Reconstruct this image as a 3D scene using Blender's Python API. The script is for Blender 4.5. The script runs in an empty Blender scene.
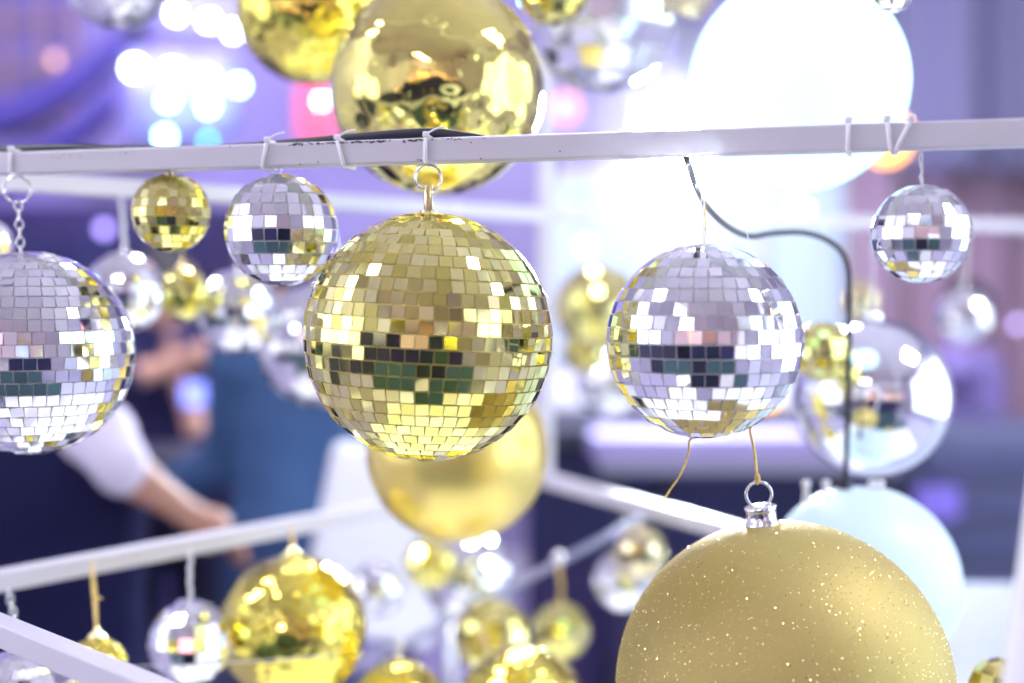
import bpy, bmesh, math, random
from mathutils import Vector, Matrix, Quaternion
random.seed(7)
C = bpy.context.scene.collection
sc = bpy.context.scene
PI = math.pi

# ------------------------------------------------------------------ camera
F = 1422.2            # 50 mm lens on a 36 mm sensor, in pixels of a 1024 wide frame
CAMZ = 1.5
PITCH = math.atan(58.5 / F)
cam = bpy.data.objects.new('camera', bpy.data.cameras.new('camera'))
C.objects.link(cam)
cam.location = (0, 0, CAMZ)
cam.rotation_euler = (PI / 2 - PITCH, 0, 0)
cam.data.lens = 50; cam.data.sensor_width = 36
cam.data.clip_start = 0.01; cam.data.clip_end = 60
cam.data.dof.use_dof = True
cam.data.dof.focus_distance = 1.12
cam.data.dof.aperture_fstop = 1.8
sc.camera = cam
RM = Matrix.Rotation(PI / 2 - PITCH, 3, 'X')
EYE = Vector((0, 0, CAMZ))

def at(px, py, d):
    """point seen at a pixel of the photograph, at a distance d along the view"""
    return EYE + RM @ Vector(((px - 512) / F * d, -(py - 341.5) / F * d, -d))

def at_z(px, py, z):
    v = RM @ Vector(((px - 512) / F, -(py - 341.5) / F, -1))
    return EYE + v * ((z - CAMZ) / v.z)

def at_y(px, py, y):
    v = RM @ Vector(((px - 512) / F, -(py - 341.5) / F, -1))
    return EYE + v * (y / v.y)

# ------------------------------------------------------------------ materials
def nt(name):
    m = bpy.data.materials.new(name); m.use_nodes = True
    n = m.node_tree.nodes; l = m.node_tree.links
    return m, n, l, n['Principled BSDF']

def mat(name, col, rough=0.5, metal=0.0, noise=0.0, nscale=6, bump=0.0, bscale=40, spec=None, trans=0, sheen=0):
    m, n, l, b = nt(name)
    b.inputs['Base Color'].default_value = (*col, 1)
    b.inputs['Roughness'].default_value = rough
    b.inputs['Metallic'].default_value = metal
    if spec is not None: b.inputs['Specular IOR Level'].default_value = spec
    if trans: b.inputs['Transmission Weight'].default_value = trans
    if sheen: b.inputs['Sheen Weight'].default_value = sheen
    tc = n.new('ShaderNodeTexCoord')
    if noise:
        t = n.new('ShaderNodeTexNoise'); t.inputs['Scale'].default_value = nscale
        t.inputs['Detail'].default_value = 4
        l.new(tc.outputs['Object'], t.inputs['Vector'])
        r = n.new('ShaderNodeValToRGB')
        r.color_ramp.elements[0].position = .3; r.color_ramp.elements[1].position = .7
        r.color_ramp.elements[0].color = (*[c * (1 - noise) for c in col], 1)
        r.color_ramp.elements[1].color = (*[min(1, c * (1 + noise)) for c in col], 1)
        l.new(t.outputs['Fac'], r.inputs['Fac']); l.new(r.outputs['Color'], b.inputs['Base Color'])
    if bump:
        t = n.new('ShaderNodeTexNoise'); t.inputs['Scale'].default_value = bscale
        t.inputs['Detail'].default_value = 2
        l.new(tc.outputs['Object'], t.inputs['Vector'])
        u = n.new('ShaderNodeBump'); u.inputs['Strength'].default_value = bump
        u.inputs['Distance'].default_value = 0.01
        l.new(t.outputs['Fac'], u.inputs['Height']); l.new(u.outputs['Normal'], b.inputs['Normal'])
    return m

def emit(name, col, s):
    m, n, l, b = nt(name)
    b.inputs['Base Color'].default_value = (*[c * .6 for c in col], 1)
    b.inputs['Emission Color'].default_value = (*col, 1)
    b.inputs['Emission Strength'].default_value = s
    b.inputs['Roughness'].default_value = .4
    return m

def tile_mat(name, a, b_, rough=0.04):
    """mirror tile: metal, each tile with a slightly different silvering (stored per face)"""
    m, n, l, b = nt(name)
    at_ = n.new('ShaderNodeAttribute'); at_.attribute_name = 'tile'
    mix = n.new('ShaderNodeMix'); mix.data_type = 'RGBA'
    mix.inputs[6].default_value = (*a, 1); mix.inputs[7].default_value = (*b_, 1)
    l.new(at_.outputs['Fac'], mix.inputs[0]); l.new(mix.outputs[2], b.inputs['Base Color'])
    b.inputs['Metallic'].default_value = 1; b.inputs['Roughness'].default_value = rough
    return m

M = {}
M['gold_tile'] = tile_mat('gold_mirror_tile', (.76, .68, .16), (1.0, .95, .42))
M['gold_core'] = mat('gold_core', (.80, .72, .28), .45, .5)
M['silver_tile'] = tile_mat('silver_mirror_tile', (.86, .88, .92), (1, 1, 1))
M['silver_core'] = mat('silver_core', (.72, .72, .74), .45, .4)
M['pale_tile'] = tile_mat('champagne_mirror_tile', (.86, .76, .48), (1, .9, .6))
M['gold_chrome'] = mat('gold_chrome', (.93, .82, .24), .05, 1, bump=.8, bscale=19)
M['gold_chrome_soft'] = mat('gold_chrome_soft', (.93, .80, .16), .08, 1, bump=.9, bscale=30)
M['silver_chrome'] = mat('silver_chrome', (.93, .96, 1.0), .05, 1, bump=.25, bscale=7)
M['silver_foil'] = mat('silver_foil', (.95, .96, .98), .08, 1, bump=.8, bscale=30)
M['pearl'] = mat('pearl_gold', (.92, .74, .22), .33, .75)
M['brass'] = mat('brass', (.75, .6, .3), .25, 1)
M['steel'] = mat('steel', (.8, .8, .82), .2, 1)
M['cap_silver'] = mat('cap_silver', (.92, .92, .95), .15, 1)
M['cap_gold'] = mat('cap_gold', (.95, .85, .45), .2, 1)
M['string_gold'] = mat('string_gold', (.72, .52, .15), .55, .2, noise=.3, nscale=300)
M['string_white'] = mat('string_white', (.85, .85, .9), .6)
M['plastic_white'] = mat('plastic_white', (.88, .87, .92), .4)
M['black_rubber'] = mat('black_rubber', (.012, .014, .03), .4)
M['black_metal'] = mat('black_metal', (.03, .03, .05), .5)

def frame_mat():
    m, n, l, b = nt('white_painted_steel')
    tc = n.new('ShaderNodeTexCoord')
    mp = n.new('ShaderNodeMapping'); mp.inputs['Scale'].default_value = (.35, 1, 1)
    l.new(tc.outputs['Object'], mp.inputs['Vector'])
    t = n.new('ShaderNodeTexNoise'); t.inputs['Scale'].default_value = 130; t.inputs['Detail'].default_value = 3
    t2 = n.new('ShaderNodeTexNoise'); t2.inputs['Scale'].default_value = 7
    l.new(mp.outputs['Vector'], t.inputs['Vector']); l.new(mp.outputs['Vector'], t2.inputs['Vector'])
    mu = n.new('ShaderNodeMath'); mu.operation = 'MULTIPLY'
    l.new(t.outputs['Fac'], mu.inputs[0]); l.new(t2.outputs['Fac'], mu.inputs[1])
    r = n.new('ShaderNodeValToRGB')
    r.color_ramp.elements[0].position = .41; r.color_ramp.elements[1].position = .425
    r.color_ramp.elements[0].color = (.62, .60, .68, 1); r.color_ramp.elements[1].color = (.06, .05, .09, 1)
    l.new(mu.outputs[0], r.inputs['Fac']); l.new(r.outputs['Color'], b.inputs['Base Color'])
    b.inputs['Roughness'].default_value = .35
    return m
M['frame'] = frame_mat()
M['chip'] = mat('bare_primer', (.05, .045, .10), .7)

# ------------------------------------------------------------------ mesh helpers
def obj(name, bm, mats, parent=None, smooth=False):
    me = bpy.data.meshes.new(name)
    bm.normal_update()
    bm.to_mesh(me); bm.free()
    if not isinstance(mats, (list, tuple)): mats = [mats]
    for m in mats: me.materials.append(m)
    if smooth:
        for p in me.polygons: p.use_smooth = True
    o = bpy.data.objects.new(name, me); C.objects.link(o)
    if parent is not None: o.parent = parent
    return o

def tag(o, label, cat, group=None):
    o['label'] = label; o['category'] = cat
    if group: o['group'] = group
    return o

def thing(name, label, cat, loc=(0, 0, 0), group=None):
    o = bpy.data.objects.new(name, None); C.objects.link(o)
    o.location = loc; o.empty_display_size = .02
    return tag(o, label, cat, group)

def struct(name, bm, m):
    o = obj(name, bm, m); o['kind'] = 'structure'; return o

def box(bm, c, s, mi=0, rot=None, bev=0):
    r = bmesh.ops.create_cube(bm, size=1)
    vs = r['verts']
    bmesh.ops.scale(bm, vec=s, verts=vs)
    fs = list({f for v in vs for f in v.link_faces})
    if bev:
        es = list({e for v in vs for e in v.link_edges})
        rr = bmesh.ops.bevel(bm, geom=es, offset=bev, segments=2, affect='EDGES', profile=.5)
        vs = list({v for f in rr['faces'] for v in f.verts} | {v for v in vs if v.is_valid})
        fs = list({f for v in vs for f in v.link_faces})
    if rot is not None: bmesh.ops.rotate(bm, cent=(0, 0, 0), matrix=rot, verts=vs)
    bmesh.ops.translate(bm, vec=c, verts=vs)
    for f in fs: f.material_index = mi
    return vs

def ball(bm, c, r, seg=32, rings=20, s=(1, 1, 1), mi=0, rot=None):
    res = bmesh.ops.create_uvsphere(bm, u_segments=seg, v_segments=rings, radius=r)
    vs = res['verts']
    bmesh.ops.scale(bm, vec=s, verts=vs)
    if rot is not None: bmesh.ops.rotate(bm, cent=(0, 0, 0), matrix=rot, verts=vs)
    bmesh.ops.translate(bm, vec=c, verts=vs)
    for f in {f for v in vs for f in v.link_faces}: f.material_index = mi; f.smooth = True
    return vs

def tube(bm, pts, r, n=8, closed=False, mi=0):
    pts = [Vector(p) for p in pts]
    rs = r if isinstance(r, (list, tuple)) else [r] * len(pts)
    N = len(pts); rings = []; up = None
    for i, p in enumerate(pts):
        if closed: t = (pts[(i + 1) % N] - pts[i - 1]).normalized()
        else: t = (pts[min(i + 1, N - 1)] - pts[max(i - 1, 0)]).normalized()
        if up is None:
            up = t.orthogonal().normalized()
        up = (up - t * up.dot(t)); up = up.normalized() if up.length > 1e-6 else t.orthogonal().normalized()
        w = t.cross(up)
        rings.append([bm.verts.new(p + (up * math.cos(a) + w * math.sin(a)) * rs[i]) for a in [2 * PI * k / n for k in range(n)]])
    for i in range(N if closed else N - 1):
        a, b = rings[i], rings[(i + 1) % N]
        for k in range(n):
            f = bm.faces.new((a[k], a[(k + 1) % n], b[(k + 1) % n], b[k])); f.smooth = True; f.material_index = mi
    if not closed:
        bm.faces.new(rings[0][::-1]).material_index = mi; bm.faces.new(rings[-1]).material_index = mi

def lathe(bm, prof, c=(0, 0, 0), n=24, mi=0, flute=0):
    c = Vector(c); rings = []
    for (r, z) in prof:
        rings.append([bm.verts.new(c + Vector(((r + flute * (k % 2)) * math.cos(2 * PI * k / n), (r + flute * (k % 2)) * math.sin(2 * PI * k / n), z))) for k in range(n)])
    for a, b in zip(rings, rings[1:]):
        for k in range(n):
            f = bm.faces.new((a[k], a[(k + 1) % n], b[(k + 1) % n], b[k])); f.smooth = True; f.material_index = mi
    bm.faces.new(rings[0][::-1]).material_index = mi; bm.faces.new(rings[-1]).material_index = mi

def torus_pts(c, r, axis='Y', n=28, sx=1, sz=1, rot=0):
    out = []
    for k in range(n):
        a = 2 * PI * k / n
        u, v = r * sx * math.cos(a), r * sz * math.sin(a)
        if axis == 'Y': p = Vector((u * math.cos(rot), u * math.sin(rot), v))
        else: p = Vector((0, u, v))
        out.append(Vector(c) + p)
    return out

def smooth_curve(pts, sub=8):
    pts = [Vector(p) for p in pts]; out = []
    P = [pts[0] * 2 - pts[1]] + pts + [pts[-1] * 2 - pts[-2]]
    for i in range(1, len(P) - 2):
        for k in range(sub):
            t = k / sub
            a, b, c, d = P[i - 1], P[i], P[i + 1], P[i + 2]
            out.append(.5 * ((2 * b) + (c - a) * t + (2 * a - 5 * b + 4 * c - d) * t * t + (3 * b - a - 3 * c + d) * t ** 3))
    out.append(pts[-1]); return out

# ------------------------------------------------------------------ mirror balls
def tiled_sphere(R, tile, jit=1.3, seed=0, pole=None, gap=.10):
    rnd = random.Random(seed)
    bm = bmesh.new()
    ball(bm, (0, 0, 0), R * .992 - .0004, 40, 24, mi=1)
    lay = bm.faces.layers.float.new('tile')
    rows = max(6, round(PI * R / tile)); dl = PI / rows
    for i in range(rows):
        la = -PI / 2 + (i + .5) * dl
        cnt = max(3, round(2 * PI * math.cos(la) * R / tile)); ph = rnd.random() * 6.28
        for k in range(cnt):
            lo = ph + 2 * PI * k / cnt + rnd.gauss(0, .012) * 6 / cnt
            nrm = Vector((math.cos(la) * math.cos(lo), math.cos(la) * math.sin(lo), math.sin(la)))
            e = Vector((-math.sin(lo), math.cos(lo), 0)); u = nrm.cross(e)
            j = jit * (3 if rnd.random() < .07 else 1)
            n2 = (nrm + e * math.tan(math.radians(rnd.gauss(0, j))) + u * math.tan(math.radians(rnd.gauss(0, j)))).normalized()
            e2 = (e - n2 * e.dot(n2)).normalized(); u2 = n2.cross(e2)
            tw = rnd.gauss(0, .02); e2, u2 = e2 * math.cos(tw) + u2 * math.sin(tw), u2 * math.cos(tw) - e2 * math.sin(tw)
            hw = PI * math.cos(la) * R / cnt * (1 - gap * .8) if cnt > 3 else tile * .4
            hh = dl * R / 2 * (1 - gap)
            p = nrm * R
            q = [p - e2 * hw - u2 * hh, p + e2 * hw - u2 * hh, p + e2 * hw + u2 * hh, p - e2 * hw + u2 * hh]
            top = [bm.verts.new(x) for x in q]
            bot = [bm.verts.new(x - nrm * .0014) for x in q]
            val = rnd.random()
            f = bm.faces.new(top); f.material_index = 0; f[lay] = val
            for a in range(4):
                b = (a + 1) % 4
                f = bm.faces.new((bot[a], bot[b], top[b], top[a])); f.material_index = 1; f[lay] = val
    if pole is not None: bmesh.ops.rotate(bm, cent=(0, 0, 0), matrix=pole, verts=bm.verts)
    return bm

_n = [0]
def rope(root, p0, p1, r, m, name='string', wob=.0015, double=False):
    """a cord between two world points, child of root"""
    L = Vector(root.location); bm = bmesh.new(); rnd = random.Random(_n[0]); _n[0] += 1
    for side in ((-1, 1) if double else (0,)):
        pts = []
        for k in range(9):
            t = k / 8; w = wob * math.sin(PI * t)
            pts.append(Vector(p0).lerp(Vector(p1), t) + Vector((rnd.uniform(-w, w) + side * .0011 * math.sin(PI * min(1, t * 1.0)), rnd.uniform(-w, w), 0)) - L)
        tube(bm, smooth_curve(pts, 3), r, 6)
    return obj(name, bm, m, root)

def mirror_ball(px, py, rpx, d, label, kind='silver', tile=None, up=None, upm=None, cap='none', group='mirror balls hanging from the frame', name='mirror_ball', jit=1.3, tilt=0, thick=.0009, double=False):
    """kind: silver/gold/pale tiles, or chrome/foil/pearl smooth baubles"""
    c = at(px, py, d); R = rpx * d / F
    root = thing(name, label, 'mirror ball' if name == 'mirror_ball' else 'bauble', c - Vector((0, 0, R)), group)
    off = Vector((0, 0, R)); _n[0] += 1
    if kind in ('silver', 'gold', 'pale'):
        tl = tile or .0105
        bm = tiled_sphere(R, tl, jit, _n[0], Matrix.Rotation(math.radians(tilt), 3, 'Y'))
        o = obj('tiled_sphere', bm, [M[kind + '_tile'], M['gold_core' if kind != 'silver' else 'silver_core']], root)
    else:
        bm = bmesh.new(); ball(bm, (0, 0, 0), R, 64, 40)
        o = obj('sphere', bm, M[kind], root)
    o.location = off
    topz = 2 * R
    gold = kind in ('gold', 'gold_chrome', 'gold_chrome_soft', 'pearl', 'pale', 'glitter')
    if cap == 'cone':
        bm = bmesh.new(); lathe(bm, [(R * .30, -R * .05), (R * .26, R * .08), (R * .12, R * .16), (R * .07, R * .32), (R * .05, R * .34)], (0, 0, topz), 20)
        obj('cap', bm, M['cap_gold' if gold else 'cap_silver'], root); topz += R * .32
    elif cap == 'crown':
        w = .013
        bm = bmesh.new(); lathe(bm, [(w, -.003), (w * 1.05, 0), (w * .9, .002), (w * .9, .011), (w * 1.0, .014), (w * .6, .016), (w * .1, .016)], (0, 0, topz), 28, flute=.0008)
        obj('cap', bm, M['cap_silver'], root); topz += .016
        bm = bmesh.new(); tube(bm, torus_pts((0, 0, topz + .008), .0105, n=24), .0013, 8, True)
        obj('ring', bm, M['steel'], root); topz += .017
    elif cap == 'pin':
        bm = bmesh.new(); lathe(bm, [(.0065, -.002), (.0065, .0015), (.0036, .002), (.0036, .021), (.003, .022)], (0, 0, topz), 16)
        obj('hanging_pin', bm, M['brass'], root); topz += .0205
    elif cap == 'stub':
        bm = bmesh.new(); lathe(bm, [(R * .12, -R * .03), (R * .12, R * .05), (R * .05, R * .07), (R * .05, R * .12)], (0, 0, topz), 16)
        obj('cap', bm, M['cap_gold' if gold else 'cap_silver'], root); topz += R * .1
    root['topz'] = topz
    top = root.location + Vector((0, 0, topz))
    if up is not None:
        rope(root, top, up, thick, M[upm or 'string_white'], double=double)
    return root, top, R

# ------------------------------------------------------------------ the welded frame
UZ, LZ, T = CAMZ + .107, CAMZ - .31, .020
fA = Vector((-.632, 1.344)); fC = Vector((.052, 2.24)); fD = Vector((.672, .924)); fE = Vector((1.60, 2.98))
frame = thing('hanging_rack', 'white painted square tube frame that carries all the hanging balls', 'frame', (fA.x, fA.y, 0))
def bar(name, p0, p1, t=T, m='frame', parent=None, ends=None):
    p0, p1 = Vector(p0), Vector(p1)
    d = p1 - p0; L = d.length
    bm = bmesh.new(); box(bm, (0, 0, 0), (L, t, t), bev=t * .09)
    par = frame if parent is None else parent
    o = obj(name, bm, M[m], par)
    x = d.normalized()
    if abs(x.z) > .9: y = Vector((math.cos(.35), math.sin(.35), 0)); y = (y - x * y.dot(x)).normalized()
    else: y = Vector((0, 0, 1)).cross(x).normalized()
    z = x.cross(y)
    o.matrix_local = Matrix.Translation(-par.location) @ Matrix.Translation((p0 + p1) / 2) @ Matrix((x, y, z)).transposed().to_4x4()
    return o
def V3(v, z): return Vector((v.x, v.y, z))
fdir = (fD - fA).normalized()
front0 = V3(fA - fdir * .0, UZ); front1 = V3(fD, UZ)
bar('front_bar', front0, front1)
bar('rear_bar', V3(fA, UZ - .001), V3(fC, UZ - .001))
bar('rear_bar', V3(fC, UZ), V3(fE, UZ))
bar('lower_bar', V3(fA, LZ), V3(fC, LZ), .021)
bar('lower_bar', V3(fC, LZ), V3(fC.lerp(fD, .53), LZ), .021)
bar('post', V3(fC.lerp(fD, .525), .12), V3(fC.lerp(fD, .525), LZ - .005))
nl = at(0, 630, 1.15); nr = at(150, 692, 1.0)
nd = (nr - nl).normalized()
near0, near1 = nl - nd * .29, nr + nd * .25
bar('lower_bar', near0, near1)
bar('post', V3(fA, .12), V3(fA, UZ + .9)); bar('post', V3(fC, LZ - .01), V3(fC, UZ + 1.0), .022)
bar('post', V3(fD, .12), V3(fD, UZ + .9)); bar('post', V3(fE, 0), V3(fE, UZ + .9))
bar('post', (near1.x, near1.y, .12), (near1.x, near1.y, near1.z + .01))
for a, b in ((fA, fC), (fC, fD)):   # upper ring, above the picture, that the high balls hang from
    bar('top_bar', V3(a, UZ + .42), V3(b, UZ + .42))
bar('top_bar', V3(fA, UZ + .42), V3(fD, UZ + .42))
# chipped paint along the upper edge of the front bar: thin flakes of bare primer
def on_front(px, dz=0.0, dy=0.0):
    """point on the front bar's front face under picture column px"""
    n = Vector((fdir.y, -fdir.x))           # towards the camera
    a = fA + n * (T / 2 + dy)
    v = RM @ Vector(((px - 512) / F, -(150 - 341.5) / F, -1)); k = v.y / 1.0
    dx, dyy = v.x, v.y
    # solve a + s*fdir = t*(dx,dyy)
    den = fdir.x * dyy - fdir.y * dx
    s = (dx * a.y - dyy * a.x) / den * -1 if False else (a.y * dx - a.x * dyy) / den
    p = a + fdir * s
    return Vector((p.x, p.y, UZ + dz))
bm = bmesh.new(); rnd = random.Random(3)
def fleck(px, z, w, h):
    p = on_front(px, z, .00015)
    ang = math.atan2(fdir.y, fdir.x)
    k = rnd.randint(5, 7); vs = []
    for q in range(k):
        a = 2 * PI * q / k + rnd.uniform(-.2, .2); rr = rnd.uniform(.6, 1)
        u, v = w / 2 * rr * math.cos(a), h / 2 * rr * math.sin(a)
        vs.append(bm.verts.new(p + Vector((u * math.cos(ang), u * math.sin(ang), v))))
    f = bm.faces.new(vs)
for k in range(70):
    px = rnd.uniform(285, 425); fleck(px, .0088 - abs(rnd.gauss(0, .0008)), rnd.uniform(.0015, .006), rnd.uniform(.0008, .0022))
for k in range(12): fleck(rnd.uniform(425, 462), .0082 + rnd.gauss(0, .0006), rnd.uniform(.001, .003), rnd.uniform(.0008, .0016))
for px, z in ((52, .004), (58, .003), (63, .005), (70, .0045), (80, .004), (300, -.0085), (318, -.007), (471, .005), (484, .008), (481, -.008), (421, -.008), (418, -.0075), (230, .008), (560, -.004), (120, .0055), (126, .005), (133, .006)):
    fleck(px, z, rnd.uniform(.001, .003), rnd.uniform(.001, .002))
o = obj('paint_chips', bm, M['chip'], frame); o.location = -frame.location; o['kind'] = 'stuff'

# zip ties round the front bar
def zip_tie(px, label, lean=0.0, tail=True, drop=0):
    p = on_front(px) + Vector((-fdir.y, fdir.x, 0)) * (T / 2) * 1.0
    x = Vector((fdir.x, fdir.y, 0)); n = Vector((fdir.y, -fdir.x, 0)); z = Vector((0, 0, 1))
    bm = bmesh.new(); h = T / 2 + .0012
    loop = [p + n * h + z * h, p + n * h - z * h, p - n * h - z * h, p - n * h + z * h]
    pts = []
    for i in range(4):
        a, b = loop[i], loop[(i + 1) % 4]
        for t in (.08, .5, .92): pts.append(a.lerp(b, t) + x * lean * ((a.lerp(b, t).z - p.z)))
    tube(bm, pts, .0016, 8, True)
    o = obj('cable_tie', bm, M['plastic_white'])
    o.location = (0, 0, 0)
    tag(o, label, 'cable tie', 'white cable ties round the front bar')
    bm = bmesh.new(); q = p + n * (h * .9) + z * (h + .0015) + x * lean * h
    box(bm, q, (.0055, .005, .0045), bev=.001)
    obj('ratchet_head', bm, M['plastic_white'], o)
    if tail:
        bm = bmesh.new(); tube(bm, smooth_curve([q, q + x * .008 + z * .004, q + x * .016 + z * .0055], 4), .0008, 6); obj('tail', bm, M['plastic_white'], o)
    return o
zip_tie(11, 'white cable tie at the left end of the front bar, above the key ring', 0, False)
zip_tie(265, 'thin white cable tie with curled tail on the front bar above the silver mirror ball', .2)
zip_tie(341, 'white cable tie looped on the front bar between the silver and the gold mirror ball', -.3)
zip_tie(426, 'white cable tie on the chipped front bar holding the gold mirror ball ring', 0)
zip_tie(848, 'pale knotted cable tie on the front bar in front of the white globe', 0, False)
zip_tie(889, 'cable tie on the front bar at the right rim of the white globe', -.15, False)
zip_tie(903, 'slanted cable tie on the front bar nearest the small silver mirror ball', .5, False)

# black cable lying on top of the front bar
def top_of_front(px, dz, back):
    p = on_front(px) + Vector((-fdir.y, fdir.x, 0)) * back
    return p + Vector((0, 0, T / 2 + dz))
bm = bmesh.new()
tube(bm, smooth_curve([top_of_front(-60, .002, .016), top_of_front(40, .0035, .016), top_of_front(108, .0005, .017), top_of_front(200, -.002, .018), top_of_front(290, .001, .016), top_of_front(350, .0035, .014), top_of_front(420, .0055, .013), top_of_front(462, .001, .015), top_of_front(490, -.004, .018)], 6), .0040, 8)
tag(obj('power_cable', bm, M['black_rubber']), 'black cable lying along the top of the front bar', 'cable')

# ------------------------------------------------------------------ focal balls
def split_ring(root, top, r, w=.0011, m='steel', rot=.25):
    bm = bmesh.new(); c = top + Vector((0, 0, r * .82)) - root.location
    tube(bm, torus_pts(c, r, n=36, rot=rot), w, 8, True)
    tube(bm, torus_pts(c + Vector((.0004, w * 1.3, 0)), r * .99, n=36, rot=rot), w * .8, 8, True)
    obj('split_ring', bm, M[m], root); return top + Vector((0, 0, r * 1.8))

def chain(root, p0, p1, n, w=.0022, wr=.0006, m='steel'):
    """links drawn as one part"""
    bm = bmesh.new(); L = root.location; d = (p1 - p0); h = d.length / n
    for k in range(n):
        c = p0.lerp(p1, (k + .5) / n) - L
        tube(bm, torus_pts(c, 1, n=16, sx=w, sz=h * .62, rot=.3 if k % 2 else 1.75), wr, 6, True)
    return obj('chain', bm, M[m], root)

def hook(root, p0, p1, m='plastic_white', r=.0009):
    bm = bmesh.new(); tube(bm, smooth_curve([p0 - root.location, p0.lerp(p1, .5) + Vector((.002, 0, 0)) - root.location, p1 - root.location], 5), r, 6)
    return obj('tie_loop', bm, M[m], root)

r, top, R = mirror_ball(428.5, 337, 124, 1.147, 'large gold mirror ball in the centre, hung by a brass pin and steel ring', 'gold', .0107, cap='pin', jit=2.2, tilt=3)
e = split_ring(r, top - Vector((0, 0, .001)), .0105, rot=.1)
hook(r, e - Vector((0, 0, .001)), on_front(426, -.011, .002), 'steel')
r, top, R = mirror_ball(704, 341, 97, 1.10, 'medium silver mirror ball right of the gold one, loose gold thread below it', 'silver', .0105, jit=2.1)
chain(r, top, on_front(700, -.010, -.01), 12, .0014, .0004)
bm = bmesh.new(); q0 = at(691, 432, 1.12)
tube(bm, smooth_curve([at(700, 437, 1.10), at(690, 440, 1.10), at(688, 455, 1.09), at(680, 475, 1.085), at(670, 490, 1.08), at(662, 503, 1.08)], 5), .0009, 6)
tag(obj('loose_thread', bm, M['string_gold']), 'loose gold thread dangling under the medium silver mirror ball', 'thread')
r, top, R = mirror_ball(31, 353, 101, 1.235, 'big silver mirror ball cut by the left edge, hung by key ring and chain', 'silver', .0108, jit=2.1)
rg = at(17, 190, 1.262)
bm = bmesh.new(); tube(bm, torus_pts(rg - r.location, .0118, n=36, rot=.1), .0010, 8, True); tube(bm, torus_pts(rg - r.location + Vector((0, .001, 0)), .0117, n=36, rot=.1), .0008, 8, True)
obj('split_ring', bm, M['steel'], r)
chain(r, at(21, 256, 1.25), at(18, 202, 1.262), 6, .0033, .0008)
hook(r, rg + Vector((-.003, 0, .0115)), on_front(12, -.010, .002), r=.0014)
r, top, R = mirror_ball(171, 213, 39, 1.25, 'small gold mirror ball under the front bar, left of the silver one', 'gold', .0085, up=None, jit=2)
rope(r, top, on_front(171, -.010, -.01), .0008, M['string_gold'])
r, top, R = mirror_ball(281.5, 230, 56, 1.215, 'silver mirror ball under the front bar, just left of the large gold one', 'silver', .0108, jit=1.8)
rope(r, top, on_front(281, -.010, -.008), .0007, M['steel'])
r, top, R = mirror_ball(921.5, 234, 49, 1.045, 'small silver mirror ball on a double white cord at the right of the front bar', 'silver', .0088, jit=2)
rope(r, top, on_front(921, -.010, -.008), .0007, M['string_white'], double=True)

# glitter ball with real glitter flakes
def glitter_mat():
    m, n, l, b = nt('gold_glitter')
    tc = n.new('ShaderNodeTexCoord'); v = n.new('ShaderNodeTexVoronoi'); v.inputs['Scale'].default_value = 1600
    l.new(tc.outputs['Object'], v.inputs['Vector'])
    g = n.new('ShaderNodeNewGeometry')
    s = n.new('ShaderNodeVectorMath'); s.operation = 'SUBTRACT'; s.inputs[1].default_value = (.5, .5, .5)
    l.new(v.outputs['Color'], s.inputs[0])
    k = n.new('ShaderNodeVectorMath'); k.operation = 'SCALE'; k.inputs['Scale'].default_value = .16
    l.new(s.outputs[0], k.inputs[0])
    a = n.new('ShaderNodeVectorMath'); a.operation = 'ADD'; l.new(g.outputs['Normal'], a.inputs[0]); l.new(k.outputs[0], a.inputs[1])
    nn = n.new('ShaderNodeVectorMath'); nn.operation = 'NORMALIZE'; l.new(a.outputs[0], nn.inputs[0])
    l.new(nn.outputs[0], b.inputs['Normal'])
    b.inputs['Base Color'].default_value = (.52, .41, .14, 1)
    b.inputs['Metallic'].default_value = .55; b.inputs['Roughness'].default_value = .58
    return m
M['glitter'] = glitter_mat()
M['flake'] = mat('glitter_flake', (1, .88, .42), .18, 1)
r, top, R = mirror_ball(783, 688, 167, 1.17, 'very large gold glitter ball at the bottom right with silver crown cap', 'glitter', cap='crown', name='glitter_ball', group='large plain balls in the display')
# the cap sits at the crown, slightly left: turn the whole bauble a little
bm = bmesh.new(); rnd = random.Random(11)
for k in range(14000):
    n = Vector((rnd.gauss(0, 1), rnd.gauss(0, 1), rnd.gauss(0, 1))).normalized()
    if n.y > .35: continue
    t = n.orthogonal().normalized(); b2 = n.cross(t); a = rnd.uniform(0, 6.28)
    n2 = (n + t * rnd.gauss(0, .38) + b2 * rnd.gauss(0, .38)).normalized()
    e = (t * math.cos(a) + b2 * math.sin(a)); e = (e - n2 * e.dot(n2)).normalized(); u = n2.cross(e)
    s = rnd.uniform(.00020, .00062); p = n * (R + .0004)
    bm.faces.new([bm.verts.new(p + e * s * math.cos(q * PI / 3) + u * s * math.sin(q * PI / 3)) for q in range(6)])
o = obj('glitter_flakes', bm, M['flake'], r); o.location = (0, 0, R); o['kind'] = 'stuff'
rr = Matrix.Rotation(math.radians(-7.5), 4, 'Y')
ctr = Vector((0, 0, R))
for ch in r.children:
    ch.matrix_local = Matrix.Translation(ctr) @ rr @ Matrix.Translation(-ctr) @ Matrix.Translation(ch.location)
tp = r.location + ctr + (rr @ (Vector((0, 0, 2 * R + .016 + .017)) - ctr)) 
rope(r, tp - Vector((0, 0, .001)), tp.lerp(at(748, 400, 1.19), 1), .0012, M['string_gold'])
rope(r, at(748, 400, 1.19), at(708, 285, 1.18), .0009, M['string_gold'], name='string')
rope(r, at(708, 285, 1.18), on_front(702, -.010, -.006), .0007, M['string_gold'], name='string')
bm = bmesh.new(); ball(bm, tp + Vector((0, 0, .004)) - r.location, .0026, 10, 8, (1, 1, 1.8)); obj('knot', bm, M['string_gold'], r)

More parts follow.
